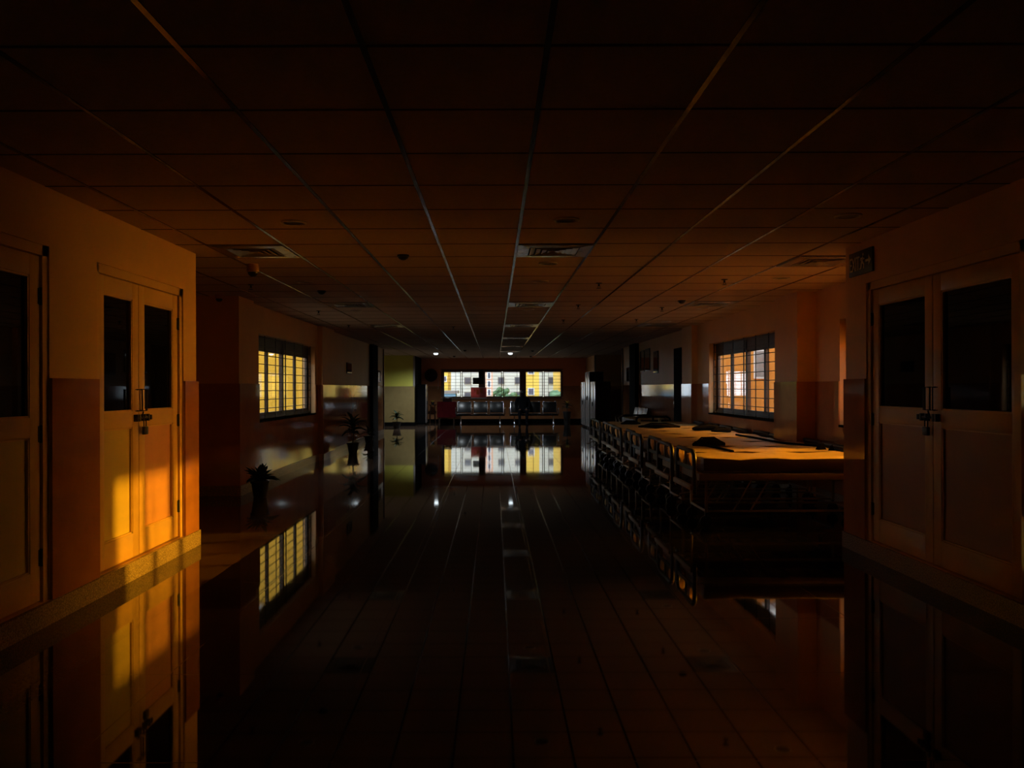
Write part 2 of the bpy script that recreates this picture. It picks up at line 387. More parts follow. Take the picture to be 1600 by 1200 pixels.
for k in range(8):
    z = WZ0+.05+.135*(k+.6); gr.box(WX0, WX1, .0, .01, z-.006, z+.006)
for p in (712, 736, 764, 808, 833, 857): gr.box(fx(p)-.008, fx(p)+.008, 0, .012, WZ0, WZ1)
gr.build('grille', iron, t)
MB().box(WX0-.05, WX1+.05, -.08, .1, WZ0-.05, WZ0).box(WX0-.05, WX1+.05, -.02, 0, WZ1, WZ1+.05).build('sill', mat('brown_sill', (.2, .09, .05), .4), t)

# ------------------------------------------------------------------ doors
def make_door(name, label, x, s, D, split, mats, locked=True):
    """s=+1: door faces +X (left wall), s=-1 faces -X"""
    y0, y1, z0, z1 = D
    t = thing(name, label, 'door', (x, y0, z0), kind='structure'); w = y1-y0; h = z1-z0
    def b(mb, da, db, ya, yb, za, zb, bev=0): mb.box(min(s*da, s*db), max(s*da, s*db), ya, yb, za, zb, bev=bev)
    fr = MB(); b(fr, -.12, -.012, 0, .055, 0, h); b(fr, -.12, -.012, w-.055, w, 0, h); b(fr, -.12, -.012, 0, w, h-.065, h)
    fr.build('door_frame', doorp, t)
    bk = MB(); b(bk, -.2, -.12, 0, w, 0, h); bk.build('dark_room', darkhole, t)  # black slab in place of the unlit room
    sp = split-y0
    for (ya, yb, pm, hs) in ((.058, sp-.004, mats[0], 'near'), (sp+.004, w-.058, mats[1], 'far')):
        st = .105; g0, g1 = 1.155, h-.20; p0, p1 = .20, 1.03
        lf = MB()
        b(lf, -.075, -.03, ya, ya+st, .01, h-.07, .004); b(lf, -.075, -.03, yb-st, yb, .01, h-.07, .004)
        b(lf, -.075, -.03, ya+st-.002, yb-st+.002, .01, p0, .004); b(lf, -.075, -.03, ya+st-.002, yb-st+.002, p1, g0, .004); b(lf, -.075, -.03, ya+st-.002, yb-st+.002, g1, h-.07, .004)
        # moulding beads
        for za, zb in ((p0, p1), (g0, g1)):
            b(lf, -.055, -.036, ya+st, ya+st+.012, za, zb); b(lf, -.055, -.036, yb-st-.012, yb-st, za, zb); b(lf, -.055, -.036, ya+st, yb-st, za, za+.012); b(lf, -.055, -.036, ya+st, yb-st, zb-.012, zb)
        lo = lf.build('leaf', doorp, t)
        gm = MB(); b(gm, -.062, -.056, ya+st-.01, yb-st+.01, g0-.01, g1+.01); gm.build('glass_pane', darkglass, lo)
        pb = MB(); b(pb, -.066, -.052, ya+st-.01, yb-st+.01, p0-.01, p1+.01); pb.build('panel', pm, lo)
        # pull handle beside the meeting stile
        hy = (yb-.03) if hs == 'near' else (ya+.03)
        hz = 1.155
        hp = MB(); hp.tube([(s*-.03, hy, hz), (s*.012, hy, hz), (s*.012, hy, hz+.17), (s*-.03, hy, hz+.17)], .006, 8)
        hp.tube([(s*-.028, hy-.03*(1 if hs == 'near' else -1), hz), (s*.008, hy-.03*(1 if hs == 'near' else -1), hz), (s*.008, hy-.03*(1 if hs == 'near' else -1), hz+.17), (s*-.028, hy-.03*(1 if hs == 'near' else -1), hz+.17)], .004, 6)
        hp.build('pull_handle', iron, lo)
        hgy = ya-.003 if hs == 'near' else yb+.003
        for hz in (.28, 1.05, h-.32):
            hm = MB(); hm.tube([(s*-.024, hgy, hz-.055), (s*-.024, hgy, hz+.055)], .011, 8); b(hm, -.034, -.026, hgy-.022, hgy+.022, hz-.05, hz+.05); hm.build('hinge', iron, lo)
    # sliding bolt and padlock across the meeting stiles
    bz = 1.10
    bo = MB(); bo.tube([(s*-.008, sp-.10, bz), (s*-.008, sp+.16, bz)], .009, 8)
    for yy in (sp-.085, sp-.05, sp+.05, sp+.12): b(bo, -.03, .004, yy-.012, yy+.012, bz-.028, bz+.028, .003)
    b(bo, -.012, .006, sp+.145, sp+.17, bz-.02, bz+.02, .003)
    bo.tube([(s*-.002, sp, bz), (s*.004, sp+.005, bz+.05)], .006, 6)
    bo = bo.build('sliding_bolt', iron, t)
    pl = MB(); pl.tube([(s*.008, sp+.005, bz-.075), (s*.008, sp+.005, bz-.02), (s*.008, sp+.015, bz), (s*.008, sp+.035, bz), (s*.008, sp+.045, bz-.02), (s*.008, sp+.045, bz-.075)], .005, 8)
    b(pl, -.004, .022, sp-.01, sp+.06, bz-.135, bz-.07, .006)
    pl.build('padlock', brass, bo)
    return t
make_door('door_1', 'nearest left double door, cut by the left picture edge', LX, 1, D1, 4.21, (panel_y, panel_y))
make_door('door_2', 'cream double door with a sunlit patch, left wall by the corner', LX, 1, D2, 6.435, (panel_y, panel_p))
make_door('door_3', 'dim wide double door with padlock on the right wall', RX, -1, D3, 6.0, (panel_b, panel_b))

# exit sign
t = thing('exit_sign', 'dark EXIT sign with running figure and arrow above the right doors', 'sign', (RX-.001, 7.30, 2.455))
MB().box(-.02, 0, -.45, 0, 0, .21, bev=.004).build('sign_box', signm, t)
def text(body, y, z, size, parent, wide=1.):
    cu = bpy.data.curves.new('lettering', 'FONT'); cu.body = body; cu.size = size; cu.extrude = .001; cu.materials.append(signl); cu.space_character = .95
    tmp = bpy.data.objects.new('lettering_curve', cu); C.objects.link(tmp); bpy.context.view_layer.update()
    me = bpy.data.meshes.new_from_object(tmp.evaluated_get(bpy.context.evaluated_depsgraph_get())); bpy.data.objects.remove(tmp)
    me.materials.clear(); me.materials.append(signl)
    o = bpy.data.objects.new('lettering', me); C.objects.link(o); o.parent = parent
    o.matrix_local = Matrix.Translation((-.0215, y, z)) @ Matrix(((0, 0, -1, 0), (-1, 0, 0, 0), (0, 1, 0, 0), (0, 0, 0, 1))) @ Matrix.Diagonal((wide, 1, 1, 1))
    return o
text('EXIT', -.015, .04, .18, t, .56)
a = MB()                                            # running figure and arrow, local (-y to the right)
def q(p): return [(-.0205, -u, v) for u, v in p]
for pts in ([(.245, .10), (.27, .15), (.285, .145), (.265, .09)], [(.262, .10), (.29, .075), (.285, .045), (.3, .042), (.305, .082), (.272, .115)], [(.245, .10), (.235, .06), (.215, .05), (.22, .04), (.25, .052), (.26, .09)], [(.27, .14), (.295, .12), (.31, .125), (.305, .135), (.29, .135), (.275, .155)], [(.268, .14), (.24, .145), (.232, .12), (.24, .118), (.247, .133), (.265, .125)]):
    a.prism(q(pts), (-.002, 0, 0))
a.lathe([(.001, -.0225), (.013, -.0225), (.013, -.0205), (.001, -.0205)], 12, (0, -.284, .168), 'X')
a.prism(q([(.33, .095), (.385, .095), (.385, .06), (.43, .105), (.385, .15), (.385, .115), (.33, .115)]), (-.002, 0, 0))
a.build('pictogram', signl, t)

# ------------------------------------------------------------------ ceiling fittings
def diffuser(k, x0, label):
    y0 = GY+k*T
    t = thing('ceiling_diffuser', label, 'air vent', (x0+T/2, y0+T/2, CEIL-.006), group='square air vents in the ceiling')
    return t
h = T/2-.016
d0 = diffuser(2, GX, 'square air vent in the centre row of the ceiling, nearest the viewer')
def ring(mb, a, za, b_, zb):
    P = lambda r, z: [(-r, -r, z), (r, -r, z), (r, r, z), (-r, r, z)]
    A, B = P(a, za), P(b_, zb)
    for i in range(4): mb.poly([A[i], A[(i+1) % 4], B[(i+1) % 4], B[i]])
fm = MB(); ring(fm, h, .004, h, -.006); ring(fm, h, -.006, h-.1, -.010); ring(fm, h-.1, -.010, h-.1, .004); fm.build('frame', diffm, d0)
for r in (.215, .16, .105, .05):
    lm = MB(); ring(lm, r, -.012, r-.045, .0); ring(lm, r, -.012, r, -.008); lm.build('louvre', diffm, d0)
MB().box(-.23, .23, -.23, .23, .001, .004).build('duct', darkhole, d0)
for k, o in ((9, 'second'), (15, 'third'), (21, 'fourth'), (27, 'fifth'), (32, 'farthest')):
    dup(d0, (GX+T/2, GY+k*T+T/2, CEIL-.006), 0, 'square air vent in the centre row of the ceiling, %s from the viewer' % o)
for xi, nm, ks in ((-4, 'left', (2, 9, 15)), (4, 'right', (3, 9, 15))):
    for k, o in zip(ks, ('nearest', 'second', 'third')):
        dup(d0, (GX+xi*T+T/2, GY+k*T+T/2, CEIL-.006), 0, 'square air vent in the %s row of the ceiling, %s from the viewer' % (nm, o))

def dl(name, x, y, label, on=False):
    t = thing(name, label, 'ceiling light', (x, y, CEIL-.004), group='lit round ceiling lamps' if on else 'unlit round ceiling lamps')
    MB().lathe([(.075, .002), (.098, .002), (.098, -.008), (.09, -.012), (.078, -.006)], 28, cap=False).build('bezel', white, t, smooth=True)
    MB().lathe([(.001, -.062), (.05, -.058), (.076, -.04), (.078, .004), (.001, .004)] if on else [(.001, .001), (.078, .001), (.078, .004), (.001, .004)], 28).build('lens', lamp_on if on else mat('dull_lens', (.12, .1, .09), .3), t)
    return t
l0 = dl('downlight', *[-1.53, 6.15], 'unlit round lamp between left vent row and centre, nearest the viewer')
for x, y, lb in [(.545, 6.08, 'unlit round lamp just before the nearest centre vent'), (.547, 8.2, 'unlit round lamp just past the nearest centre vent'), (.547, 9.58, 'unlit round lamp halfway between the first two centre vents'), (.547, 13.05, 'unlit round lamp just past the second centre vent'),
                 (2.62, 5.97, 'unlit round lamp in the dark near the right wall top'), (3.33, 9.36, 'unlit round lamp above the beds, nearest of that row'), (3.33, 12.86, 'unlit round lamp just past the second right vent'), (3.3, 15.5, 'unlit round lamp just before the third right vent'),
                 (-2.25, 9.58, 'unlit round lamp between the first two left vents'), (-2.24, 13.1, 'unlit round lamp just past the second left vent')]:
    dup(l0, (x, y, CEIL-.004), 0, lb)
l1 = dl('lit_downlight', -2.13, 29.25, 'glowing white ceiling lamp at the far left near the green wall', True)
dup(l1, (.57, 29.25, CEIL-.004), 0, 'glowing white ceiling lamp in the middle before the far windows')
for x, y in ((-2.13, 29.25), (.57, 29.25)):
    ld = bpy.data.lights.new('lamp_glow', 'SPOT'); ld.energy = 210 if x < 0 else 40; ld.spot_size = math.radians(165); ld.spot_blend = .5; ld.color = (.85, .95, 1.); ld.shadow_soft_size = .07
    lo = bpy.data.objects.new('lamp_glow', ld); C.objects.link(lo); lo.location = (x, y, CEIL-.10)
    lo.parent = None

# sprinklers
s0 = thing('sprinkler', 'pendent sprinkler in the ceiling right of the centre vents, nearest', 'sprinkler', (1.27, 9.8, CEIL), group='pendent ceiling sprinklers')
MB().lathe([(.04, 0), (.036, -.008), (.012, -.012), (.012, -.04)], 14).build('body', iron, s0)
MB().lathe([(.001, -.066), (.03, -.066), (.034, -.063), (.001, -.06)], 14).tube([(.01, 0, -.035), (.014, 0, -.05), (.003, 0, -.064)], .003, 6).tube([(-.01, 0, -.035), (-.014, 0, -.05), (-.003, 0, -.064)], .003, 6).build('deflector', iron, s0)
for x, y, lb in [(1.285, 12.36, 'pendent sprinkler right of the centre vents, second away'), (1.29, 15.1, 'pendent sprinkler right of the centre vents, third away'), (2.71, 9.5, 'pendent sprinkler over the beds beside the right lamps, nearest'), (2.66, 12.8, 'pendent sprinkler over the beds, second away'), (2.64, 15., 'pendent sprinkler over the beds, third away'),
                 (-2.97, 9.84, 'pendent sprinkler left behind the large dome camera'), (-2.88, 13.2, 'pendent sprinkler above the left barred window'), (-2.93, 16.2, 'pendent sprinkler by the second left pilaster'), (-.85, 16.7, 'pendent sprinkler in the middle left of the ceiling')]:
    dup(s0, (x, y, CEIL), 0, lb)
# dome cameras and smoke detectors
def dome(name, label, x, y, r, drop):
    t = thing(name, label, 'camera', (x, y, CEIL))
    MB().lathe([(r, 0), (r, -drop), (r*.86, -drop-.005)], 22).build('housing', mat('pink_plastic', (.4, .22, .16), .5), t, smooth=False)
    MB().lathe([(r*.86, -drop-.004)]+[(r*.85*math.cos(a_), -drop-.004-r*.8*math.sin(a_)) for a_ in (0.2, .5, .8, 1.1, 1.4, 1.55)], 22).build('dome', blackm, t, smooth=True)
    return t
dome('dome_camera', 'large dome camera with dark globe by the left vent', -2.47, 8.25, .062, .075)
dome('dome_camera', 'small dome camera near the dark left corner', -3.72, 10.9, .055, .05)
sm0 = thing('smoke_detector', 'cone shaped smoke detector in the ceiling left of centre, nearest', 'smoke detector', (-.87, 7.7, CEIL), group='smoke detectors')
MB().lathe([(.058, 0), (.058, -.012), (.05, -.018), (.046, -.03), (.025, -.045), (.012, -.05)], 20).build('body', blackm, sm0)
MB().lathe([(.052, -.013), (.064, -.015), (.052, -.02)], 20, cap=False).build('vent_ring', brass, sm0)
for x, y, lb in [(-2.25, 10.5, 'smoke detector between the first two left vents'), (2.74, 11.8, 'smoke detector over the beds beside the second right vent'), (-1.0, 27., 'smoke detector left of the two glowing lamps row, far'), (1.3, 27.5, 'smoke detector right of the glowing centre lamp, far'), (-1.6, 32., 'smoke detector close to the far window, left'), (1.45, 32.3, 'smoke detector close to the far window, right')]:
    dup(sm0, (x, y, CEIL), 0, lb)

# ------------------------------------------------------------------ hospital beds
def make_bed(label, loc, rz=0):
    t = thing('hospital_bed', label, 'bed', loc, rz, 'hospital beds parked along the right wall')
    L_, W_ = 2.02, .84
    fr = MB()
    fr.box(.05, L_-.05, .03, .07, .50, .57, bev=.006).box(.05, L_-.05, W_-.07, W_-.03, .50, .57, bev=.006).box(.05, .10, .03, W_-.03, .50, .57).box(L_-.1, L_-.05, .03, W_-.03, .50, .57)
    for k in range(8): fr.box(.2+k*.23, .24+k*.23, .05, W_-.05, .565, .585)
    fr.build('frame', ivory, t)
    MB().box(-.05, -.01, .02, W_-.02, .40, .455, bev=.01).build('end_rail', ivory, t)
    mm = MB(); mm.box(.09, L_-.06, .02, W_-.02, .59, .73, bev=.022)
    bmesh.ops.subdivide_edges(mm.bm, edges=[e for e in mm.bm.edges if e.calc_length() > .3], cuts=9, use_grid_fill=True)
    for v in mm.bm.verts:
        if v.co.z > .7: v.co.z += .006*math.sin(v.co.x*9+v.co.y*5)+.005*math.sin(v.co.x*23-v.co.y*11)
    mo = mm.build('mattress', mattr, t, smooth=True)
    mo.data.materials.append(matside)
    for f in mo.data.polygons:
        if abs(f.normal.z) < .5: f.material_index = 1  # side faces take the shade-dark brown
    for nm, x, top in (('foot_board', 0., .80), ('head_board', L_, .77)):
        b = MB()
        pts = [(x, .03, .36), (x, .03, top-.10), (x, .045, top-.04), (x, .10, top), (x, W_-.10, top), (x, W_-.045, top-.04), (x, W_-.03, top-.10), (x, W_-.03, .36)]
        b.tube(pts, .024, 10)
        bo = b.build(nm, board, t, smooth=True)
        if nm == 'foot_board':
            MB().box(x-.008, x+.008, .05, W_-.05, .60, .64).box(x-.008, x+.008, W_/2-.02, W_/2+.02, .60, top-.01).build('panel', board, bo)
        else:
            MB().box(x-.008, x+.008, .05, W_-.05, .58, top-.03).build('panel', board, bo)
    for y in (.26, .73):
        b = MB(); b.lathe([(.012, .62), (.016, .655), (.032, .69), (.036, .73), (.032, .77), (.012, .79)], 14, (.035, y, 0)); b.build('corner_bumper', bumper, t, smooth=True)
    for x in (.14, L_-.14):
        MB().tube([(x, .10, .52), (x, .10, .17), (x, W_-.10, .17), (x, W_-.10, .52)], .016, 8).build('leg_frame', ivory, t)
    for x in (.14, L_-.14):
        for y in (.12, W_-.12):
            w = MB(); w.lathe([(.052, -.014), (.062, -.012), (.062, .012), (.052, .014)], 18, (x, y, .062), 'Y'); w.box(x-.01, x+.01, y-.02, y+.02, .07, .165); w.build('castor', blackm, t)
    MB().tube([(.42, .10, .17), (.62, .10, .5)], .009, 6).tube([(.60, .10, .17), (.80, .10, .5)], .009, 6).tube([(.42, W_-.1, .17), (.62, W_-.1, .5)], .009, 6).box(.16, L_-.16, .11, .13, .16, .18).box(.16, L_-.16, W_-.13, W_-.11, .16, .18).build('lift_linkage', ivory, t)
    MB().tube([(.02, .3, .34), (-.09, .3, .33), (-.10, .3, .30), (-.16, .3, .30)], .010, 8).build('crank_handle', chrome, t)
    return t
bed0 = make_bed('hospital bed nearest the viewer with the brightest yellow mattress', (2.07, 8.34, 0))
names = ['second', 'third', 'fourth', 'fifth', 'sixth', 'seventh', 'eighth', 'ninth', 'tenth']
PITCH = .915
offs = [.0, -.03, .03, -.05, .02, -.04, .0, .03, -.02, .01]
bedx = [2.07+o for o in offs]
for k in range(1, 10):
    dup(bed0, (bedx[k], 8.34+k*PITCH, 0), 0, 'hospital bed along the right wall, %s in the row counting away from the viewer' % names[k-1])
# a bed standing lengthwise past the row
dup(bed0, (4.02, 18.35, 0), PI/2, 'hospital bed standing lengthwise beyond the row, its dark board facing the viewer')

# black bags and straps lying on the beds
def bag(label, x, y, L_, W_, H_, rz, name='black_bag', z=.735):
    t = MB(); bm = t.bm
    bmesh.ops.create_icosphere(bm, subdivisions=3, radius=1)
    for v in bm.verts:
        c = v.co; n = .12*math.sin(c.x*5+1.3)+.1*math.sin(c.y*7+c.x*3)
        v.co = Vector((c.x*L_/2*(1+n*.5), c.y*W_/2*(1+n), max(c.z, -.25)*H_*(1+n)+.25*H_))
    o = t.build(name, cloth_b, None, (x, y, z), smooth=True); o.rotation_euler = (0, 0, rz)
    s = MB(); s.tube([(-L_*.35, 0, H_*.7), (-L_*.2, .02, H_*1.35), (L_*.15, -.02, H_*1.4), (L_*.35, 0, H_*.8)], .012, 6); s.build('strap', cloth_b, o)
    return tag(o, label, 'bag', 'black bags left on the beds')
def onbed(px, py, zt=.74):
    Y = (CAMH-zt)*F/(py-606); return ((px-773)/F*Y, Y)
x, y = onbed(1107, 697); bag('arched black bag on the third bed, left of middle', x, y, .42, .22, .075, .1)
x, y = onbed(1105, 672); bag('black bag on a middle bed below the barred window', x, y, .55, .4, .07, .3)
x, y = onbed(1030, 668); bag('long flat black bag on the far beds, left end', x, y, .75, .35, .055, -.2)
x, y = onbed(1127, 675); bag('small black bag right of the middle black bag', x, y, .35, .3, .05, .5)
x, y = onbed(985, 663); bag('flat black bag on one of the farthest beds', x, y, .4, .3, .05, .1)
# pointed folded cloth near the wall
def wedge(label, x, y, hgt, w, rz):
    o = MB().prism([(-w/2, 0, 0), (w/2, 0, 0), (w*.15, 0, hgt), (-w*.2, 0, hgt*.8)], (0, w*.5, 0)).build('folded_cloth', cloth_b, None, (x, y, .742)); o.rotation_euler = (0, 0, rz)
    return tag(o, label, 'cloth', 'black folded cloths')
x, y = onbed(1285, 704.5); wedge('pointed black folded cloth by the wall, left one of two', x, y, .075, .11, .3)
x, y = onbed(1299, 706); wedge('pointed black folded cloth by the wall, right one of two', x, y, .065, .07, -.3)
def strap(label, pts, r=.012):
    P = [(*onbed(px, py), .738) for px, py in pts]
    o = MB().tube([(a_, b_, c_+.008) for a_, b_, c_ in P], r, 6).build('webbing_strap', cloth_b)
    return tag(o, label, 'strap', 'black straps across the mattresses')
strap('black strap lying slantwise across the second mattress', [(1105, 698), (1120, 701), (1145, 707)], .014)
strap('long black strap running from the middle bag toward the wall', [(1150, 681), (1175, 685), (1205, 691), (1230, 695), (1255, 697), (1280, 699)], .016)

# ------------------------------------------------------------------ plants
def pot_mesh(t, r0, r1, h_):
    MB().lathe([(r0, 0), (r1, h_-.03), (r1+.012, h_-.03), (r1+.012, h_), (r1-.01, h_), (r1-.015, h_-.02)], 24).build('pot', potm, t, smooth=False)
    MB().lathe([(.001, h_-.03), (r1-.013, h_-.03), (r1-.013, h_-.024), (.001, h_-.02)], 20).build('soil', soil, t)
t = thing('spiky_potted_plant', 'low spiky plant in a black pot before the left pilaster', 'plant', (-3.16, 10.85, 0))
pot_mesh(t, .085, .115, .23)
f = MB()
for i in range(26):
    a_ = i*2.4; el = .35+.9*((i % 7)/6)
    f.leaf((0, 0, .22), (math.cos(a_)*math.cos(el), math.sin(a_)*math.cos(el), math.sin(el)), .25+.04*math.sin(i*3.1), .095, .5+.5*(1-el))
f.build('foliage', leafm, t)
def droopy(name, label, loc, n, ln, wd, potr, poth, stemh):
    t = thing(name, label, 'plant', loc)
    pot_mesh(t, potr*.7, potr, poth)
    MB().tube([(0, 0, poth-.03), (.01, .0, poth+stemh*.5), (0, .01, poth+stemh)], .014, 8).build('stem', bark, t)
    f = MB()
    for i in range(n):
        a_ = i*2.4; el = 1.25-1.0*(i/n); z = poth+stemh*(.45+.55*(1-i/n))
        f.leaf((0, 0, z), (math.cos(a_)*math.cos(el), math.sin(a_)*math.cos(el), math.sin(el)), ln*(.8+.3*math.sin(i*1.7)), wd, 1.4)
    f.build('foliage', leafm, t)
    return t
droopy('tall_potted_plant', 'tall drooping plant in a tapered pot past the second left pilaster', (-3.17, 18.0, 0), 22, .36, .10, .125, .25, .42)
droopy('low_potted_plant', 'low leafy potted plant at the foot of the black left pilaster', (-3.36, 21.5, 0), 14, .25, .07, .12, .2, .1)
droopy('leafy_potted_plant', 'leafy potted plant in front of the lime green wall', (-3.55, 29.2, 0), 18, .3, .1, .15, .25, .2)
t = droopy('flowering_potted_plant', 'yellow flowering potted plant right of the far benches', (2.92, 32.6, 0), 14, .26, .09, .16, .5, .25)
f = MB()
for i in range(5):
    a_ = i*1.3; f.leaf((.02, 0, .82), (math.cos(a_), -.5, .9+.1*i), .16, .07, .3)
f.build('blossom', petal, t)

# ------------------------------------------------------------------ waiting benches at the far window
def make_bench(label, loc, rz=0, name='waiting_bench'):
    t = thing(name, label, 'bench', loc, rz, 'three-seat metal waiting benches')
    P = .655
    for i in range(3):
        x = (i-1)*P
        s = MB(); s.box(x-.27, x+.27, -.24, .22, .425, .445, bev=.012); s.box(x-.27, x+.27, -.27, -.235, .40, .44, bev=.012)
        so = s.build('seat', blackm, t)
        M_ = Matrix.Translation((x, .24, .44)) @ Matrix.Rotation(-.2, 4, 'X')
        bk = MB().box(-.27, .27, -.012, .012, .03, .47, M=M_, bev=.006).build('backrest', blackm, t)
        MB().tube([(x-.275, -.24, .43), (x-.275, .22, .43), (x-.275, .33, .89), (x-.25, .335, .905), (x-.2, .335, .905)], .010, 6).tube([(x+.275, -.24, .43), (x+.275, .22, .43), (x+.275, .33, .89), (x+.25, .335, .905), (x+.2, .335, .905)], .010, 6).build('edge_tube', chrome, so)
        MB().tube([(x-.26, -.28, .43), (x+.26, -.28, .43)], .010, 6).build('front_tube', chrome, so)
    for i in range(4):
        x = (i-1.5)*P
        MB().tube([(x, .18, .42), (x, .2, .63), (x, .17, .65), (x, -.2, .65), (x, -.24, .63), (x, -.2, .42)], .016, 8).build('armrest', chrome, t)
    MB().box(-P*1.5, P*1.5, -.03, .03, .345, .405).build('beam', blackm, t)
    for sx in (-1, 1):
        x = sx*P*1.2
        MB().tube([(x, 0, .35), (x, 0, .1), (x, -.27, .025)], .022, 8).tube([(x, 0, .1), (x, .27, .025)], .022, 8).lathe([(.03, 0), (.03, .02), (.012, .03)], 10, (x, -.27, 0)).lathe([(.03, 0), (.03, .02), (.012, .03)], 10, (x, .27, 0)).build('leg', chrome, t)
    return t
BY = 32.4
b0 = make_bench('black and chrome three-seat bench left under the far windows', ((750.5-773)/F*BY, BY, 0))
dup(b0, ((834-773)/F*BY, BY, 0), 0, 'black and chrome three-seat bench right, the seated person on it')
dup(b0, (3.72, 22.3, 0), -PI/2, 'three-seat bench along the right wall past the beds')

# seated person (facing the viewer)
px, pyy = (817-773)/F*32.2, 32.2
t = thing('person', 'seated person in dark clothes on the right bench, facing the viewer', 'person', (px, BY-.02, 0))
def skinned(name, verts, edges, rads, m, parent, root=0, sub=2):
    me = bpy.data.meshes.new(name); me.from_pydata(verts, edges, []); o = bpy.data.objects.new(name, me); C.objects.link(o); o.parent = parent
    md = o.modifiers.new('skin', 'SKIN'); md.use_smooth_shade = True
    for i, r in enumerate(rads):
        sv = me.skin_vertices[0].data[i]; sv.radius = (r, r) if not isinstance(r, tuple) else r; sv.use_root = (i == root)
    s_ = o.modifiers.new('sub', 'SUBSURF'); s_.levels = sub; s_.render_levels = sub
    me.materials.append(m)
    return o
V = [(0, .02, .56), (0, .08, .78), (0, .08, 1.0), (0, .05, 1.10), (0, .03, 1.17), (0, .01, 1.24), (0, 0, 1.33)]
R = [(.17, .13), (.155, .12), (.17, .12), (.10, .08), (.055, .055), (.085, .095), (.07, .08)]
E = [(i, i+1) for i in range(6)]
def limb(pts, rs, start):
    n0 = len(V); V.extend(pts); R.extend(rs); E.append((start, n0)); E.extend((n0+i, n0+i+1) for i in range(len(pts)-1))
for s in (-1, 1):
    limb([(s*.20, .06, 1.04), (s*.29, .02, .82), (s*.25, -.17, .66), (s*.14, -.28, .60)], [.075, .058, .047, .034], 2)
    limb([(s*.11, -.06, .535), (s*.15, -.42, .53), (s*.14, -.46, .28), (s*.14, -.45, .09), (s*.15, -.58, .05)], [.10, .075, .06, .042, .04], 0)
body = skinned('body', V, E, R, shirtm, t)
MB().lathe([(.001, 1.40), (.05, 1.39), (.085, 1.35), (.098, 1.30), (.095, 1.26), (.08, 1.25)], 16, (0, .025, .0)).build('hair', hairm, t, smooth=True)
for s in (-1, 1):                                   # hands resting on the thighs: palm, four fingers and a thumb
    hv = [(0, 0, 0), (-.01*s, -.06, -.004)]; he = [(0, 1)]; hr = [(.03, .016), (.036, .015)]
    for fi, (dx, ln) in enumerate(((-.03, .065), (-.01, .078), (.01, .072), (.028, .058))):
        n0 = len(hv); hv += [(dx, -.075, 0), (dx*1.1, -.075-ln*.55, -.008), (dx*1.1, -.075-ln, -.03)]; hr += [.009, .0085, .007]; he += [(1, n0), (n0, n0+1), (n0+1, n0+2)]
    n0 = len(hv); hv += [(-s*.035, -.03, -.002), (-s*.06, -.06, -.012)]; hr += [.011, .009]; he += [(0, n0), (n0, n0+1)]
    hd = skinned('hand', hv, he, hr, skin, t, sub=1); hd.location = (s*.13, -.29, .605)
    MB().box(-.045, .045, -.14, .12, 0, .075, bev=.02).build('shoe', blackp, t, (s*.148, -.53, 0))

# ------------------------------------------------------------------ furniture at the far end
def cupboard(name, label, x0, x1, y0, y1, h_, face, m=steelw, sidem=blackm, grp=None):
    """face: -1 doors on the -X side, 2 doors on the +X side"""
    t = thing(name, label, 'cupboard', (x0, y0, 0), group=grp); w, d = y1-y0, x1-x0
    MB().box(0, d, 0, w, .06, h_).box(.03, d-.03, .03, w-.03, 0, .06).build('body', sidem, t)
    for k in range(2):
        ya = .01+k*w/2; yb = ya+w/2-.015
        xa, xb = (-.02, 0) if face == -1 else (d, d+.02)
        do = MB().box(xa, xb, ya, yb, .07, h_-.01, bev=.004).build('door', m, t)
        hx = xa-.012 if face == -1 else xb+.012
        hy = yb-.05 if k == 0 else ya+.05
        MB().box(hx-.01, hx+.01, hy-.012, hy+.012, h_*.5, h_*.5+.14, bev=.004).build('handle', iron, do)
    return t
cupboard('steel_cupboard', 'grey steel cupboard at the far right, black side toward the viewer', 3.38, 3.88, 27., 28.45, 1.67, -1, grp='steel cupboards')
cupboard('steel_cupboard', 'tallest grey steel cupboard of the far right row', 3.37, 3.86, 28.6, 29.9, 2.03, -1, grp='steel cupboards')
cupboard('steel_cupboard', 'farthest and reddest steel cupboard of the right row', 3.36, 3.86, 30.0, 31.3, 1.68, -1, grp='steel cupboards')
cupboard('steel_cupboard', 'dark narrow cupboard right of the lime green wall', -3.12, -2.78, 32.4, 33.3, 1.62, 2, sidem=blackp, grp='steel cupboards')
o = MB().box(HRX-.055, HRX-.016, 17.5, 18.45, .0, 2.35, bev=.004).build('dark_door_panel', darkcol); tag(o, 'black flush door on the right wall past the barred window', 'door'); MB().box(HRX-.09, HRX-.05, 18.3, 18.33, 1.0, 1.16, bev=.005).build('handle', chrome, o)

# table with red cloth, black box, low cabinet
t = thing('covered_table', 'small table with red cloth in the far left corner', 'table', ((698-773)/F*33.6, 33.6, 0))
MB().box(-.36, .36, -.25, .25, .86, .89).build('table_top', wood, t)
for sx in (-1, 1):
    for sy in (-1, 1): MB().box(sx*.3-.02, sx*.3+.02, sy*.2-.02, sy*.2+.02, 0, .86).build('leg', wood, t)
c = MB().box(-.38, .38, -.27, .27, .885, .90, bev=.006).box(-.38, .38, -.275, -.268, .25, .89).box(-.385, -.378, -.27, .27, .25, .89).box(.378, .385, -.27, .27, .25, .89)
o = c.build('tablecloth', redcl, None, ((698-773)/F*33.6, 33.6, 0)); tag(o, 'dark red cloth covering the far left table', 'tablecloth')
o = MB().box(-.19, .19, -.06, .06, 0, .19, bev=.01).build('display_box', blackm, None, ((699-773)/F*33.6, 33.6, .90)); tag(o, 'low black box standing on the red cloth', 'box')
MB().box(-.16, .16, -.064, -.06, .04, .15).build('front_panel', gloss_b, o)
